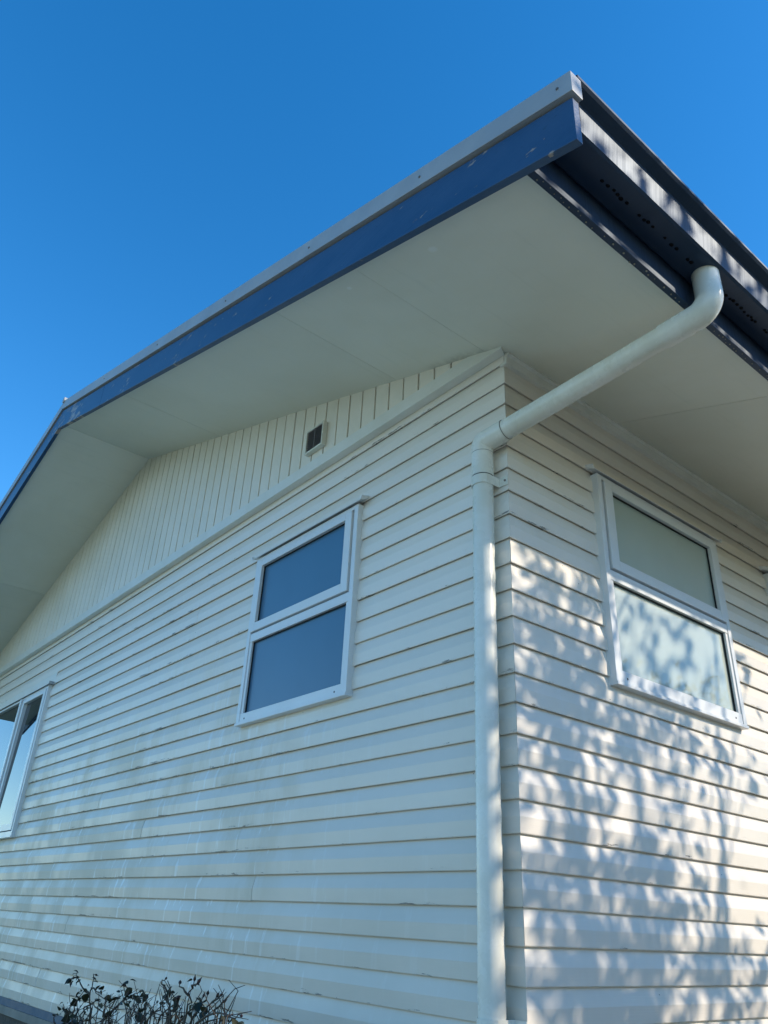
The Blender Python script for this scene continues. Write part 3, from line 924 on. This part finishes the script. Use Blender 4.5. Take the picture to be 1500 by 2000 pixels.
GUT = [(1.06, -.70, 3.72, .05, 12), (1.06, -.36, 3.75, .08, 30), (1.06, -.22, 3.76, .07, 26), (1.06, 0.12, 3.76, .07, 20), (1.06, .42, 3.76, .08, 26), (1.06, .9, 3.76, .10, 40), (1.06, 1.4, 3.76, .12, 50),
       (.9, -.05, 3.55, .05, 14), (.9, .30, 3.6, .06, 18), (.9, .52, 3.6, .05, 16)]
for x, y, z, r, nlv in GUT:
    boughs.append((Vector((x, y, z)) + SUN * rt.uniform(3.6, 4.8), r, nlv))
# extra boughs added to keep sky off the side wall, clear of house-front rays
for k in range(1000):
    a = rt.uniform(0, 6.28); rr_ = math.sqrt(rt.random()) * 2.6
    q = Vector((TB.x + rr_ * math.cos(a), TB.y + rr_ * math.sin(a), rt.uniform(1.0, 6.4)))
    if (q - CAM).dot(_r) < 0.8 * (q - CAM).dot(_f) or q.x < 2.2: continue
    mi = Vector((-q.x, q.y, q.z)) - CAM                # keep clear of what the side window mirrors
    mu, mv = 750 + 1507.59 * mi.dot(_r) / mi.dot(_f), 1000 - 1507.59 * mi.dot(_u) / mi.dot(_f)
    if 1120 < mu < 1520 and 880 < mv < 1360: continue
    w = q - SUN * (q.x / SUN.x)                       # where its shade meets the plane of the side wall
    if (-2.0 < w.y < 2.9 and 0.45 < w.z < 4.4): continue
    boughs.append((q, rt.uniform(.17, .28), 80))
for c, r, nlv in boughs:
    for _ in range(int(nlv * 0.98)):
        d = Vector((rt.gauss(0, r * .9), rt.gauss(0, r * .9), rt.gauss(0, r * .9)))
        L = rt.choice((rt.uniform(.06, .085), rt.uniform(.09, .135)))
        add_leaf(leaf, c + d - TB, L, L * rt.uniform(.42, .58), rt)
crown = leaf.build('crown', M['leaf'], tree)
crown['kind'] = 'stuff'
def limb(pts, r0, r1, name, par):
    n = len(pts)
    return MB().tube([Vector(q) - TB for q in pts], [r0 + (r1 - r0) * k / (n - 1) for k in range(n)], 8).build(name, M['bark'], par, smooth=True)
fork = TB + Vector((.05, .1, 1.9))
trunk = limb([TB + Vector((0, 0, -.05)), TB + Vector((.04, -.02, .9)), TB + Vector((-.03, .05, 1.4)), fork], .09, .06, 'trunk', tree)
# upright stems, one of them drawn as a dark line down the wall
STEMS = []
for ua, va, ub, vb, t in ((1402, 1420, 1428, 2060, 4.6), (1075, 1600, 1120, 2060, 5.2), (1250, 1560, 1270, 2060, 4.4), (1180, 1640, 1215, 2060, 4.0), (1130, 1250, 1150, 2060, 4.3)):
    a = on_x(ua, va) + SUN * t; b = on_x(ub, vb) + SUN * t
    STEMS.append(limb([TB + Vector((0, 0, 1.2)), (TB + Vector((0, 0, 1.2)) + b) / 2 + Vector((.1, .05, .05)), b, (a + b) / 2 + Vector((.0, .015, 0)), a, a + (a - b).normalized() * .5], .045, .006, 'branch', tree))
nodes = [fork + Vector((rt.uniform(-1.3, 1.3), rt.uniform(-1.2, 1.4), rt.uniform(-.4, 3.0))) for _ in range(16)]
for q in nodes: limb([fork, (fork + q) / 2 + Vector((rt.gauss(0, .1), rt.gauss(0, .1), .1)), q], .05, .018, 'branch', tree)
for c, r, nlv in boughs:
    q = min(nodes, key=lambda w: (w - c).length)
    limb([q, (q + c) / 2 + Vector((rt.gauss(0, .06), rt.gauss(0, .06), .06)), c], .012, .004, 'branch', tree)

# ------------------------------------------------------------------ shrub whose top shoots show mirrored in the side window
shrub = empty('feathery_shrub', (3.45, 7.4, 0), 'tall feathery shrub mirrored in the lower side window pane', 'shrub')
SB = shrub.location
rs = random.Random(21)
sm = MB(); fm = MB()
TIPS = [(1292, 1318), (1318, 1330), (1245, 1330), (1365, 1312), (1385, 1330), (1400, 1318), (1345, 1345), (1412, 1345), (1272, 1350), (1335, 1365), (1395, 1360)]
def mirrored(u, v, x):                                # point at x whose mirror image in the side wall shows at (u, v)
    d = ray(u, v); q = CAM + d * ((-x - CAM.x) / d.x)
    return Vector((x, q.y, q.z))
for u, v in TIPS:
    tip = mirrored(u, v, 3.45 + rs.uniform(-.35, .35))
    foot_ = SB + Vector((rs.uniform(-.2, .2), rs.uniform(-.2, .2), 0.2))
    mid = Vector((tip.x + rs.uniform(-.1, .1), tip.y + rs.uniform(-.1, .1), tip.z * .6))
    pts = [foot_, mid, (mid + tip) / 2 + Vector((rs.gauss(0, .02), rs.gauss(0, .02), 0)), tip]
    sm.tube([q - SB for q in pts], [.02, .011, .006, .002], 5)
    for k in range(110):
        s = rs.random() ** .8 * 1.5
        base = tip + (pts[2] - tip) * min(1, s) + (mid - pts[2]) * max(0, s - 1)
        w = .02 + .11 * s
        add_leaf(fm, base + Vector((rs.gauss(0, w), rs.gauss(0, w), rs.gauss(0, .03))) - SB, rs.uniform(.045, .085), rs.uniform(.014, .026), rs)
for k in range(1400):
    a = rs.uniform(0, 6.28); r_ = math.sqrt(rs.random()) * .75
    add_leaf(fm, Vector((r_ * math.cos(a), r_ * math.sin(a), rs.uniform(.5, 3.3))), rs.uniform(.05, .09), rs.uniform(.018, .03), rs)
sm.build('stem', M['bark'], shrub, smooth=True)
fm.build('crown', M['sprig'], shrub)['kind'] = 'stuff'


# ------------------------------------------------------------------ unseen bush added to screen the side wall from sky light
screen_b = empty('sky_screen_bush', (4.4, -1.0, 0), 'broad dark unseen bush added to screen sky light from the side wall', 'bush')
CB = screen_b.location
rc = random.Random(9)
cm = MB(); cs = MB()
for k in range(120):
    a = rc.uniform(0, 6.28); e = rc.uniform(-.2, 1.5)
    d = Vector((math.cos(a) * math.cos(e) * 1.1, math.sin(a) * math.cos(e) * 1.4, math.sin(e) * 1.9)) * rc.uniform(.55, 1.0)
    c = Vector((0, 0, 1.75)) + d
    cs.tube([Vector((rc.gauss(0, .1), rc.gauss(0, .1), 0.0)), Vector((d.x * .3, d.y * .3, 1.2)), c], [.03, .016, .005], 5)
    for _ in range(60):
        add_leaf(cm, c + Vector((rc.gauss(0, .2), rc.gauss(0, .2), rc.gauss(0, .2))), rc.uniform(.07, .11), rc.uniform(.035, .055), rc)
cs.build('stem', M['bark'], screen_b, smooth=True)
cm.build('crown', M['leaf'], screen_b)['kind'] = 'stuff'
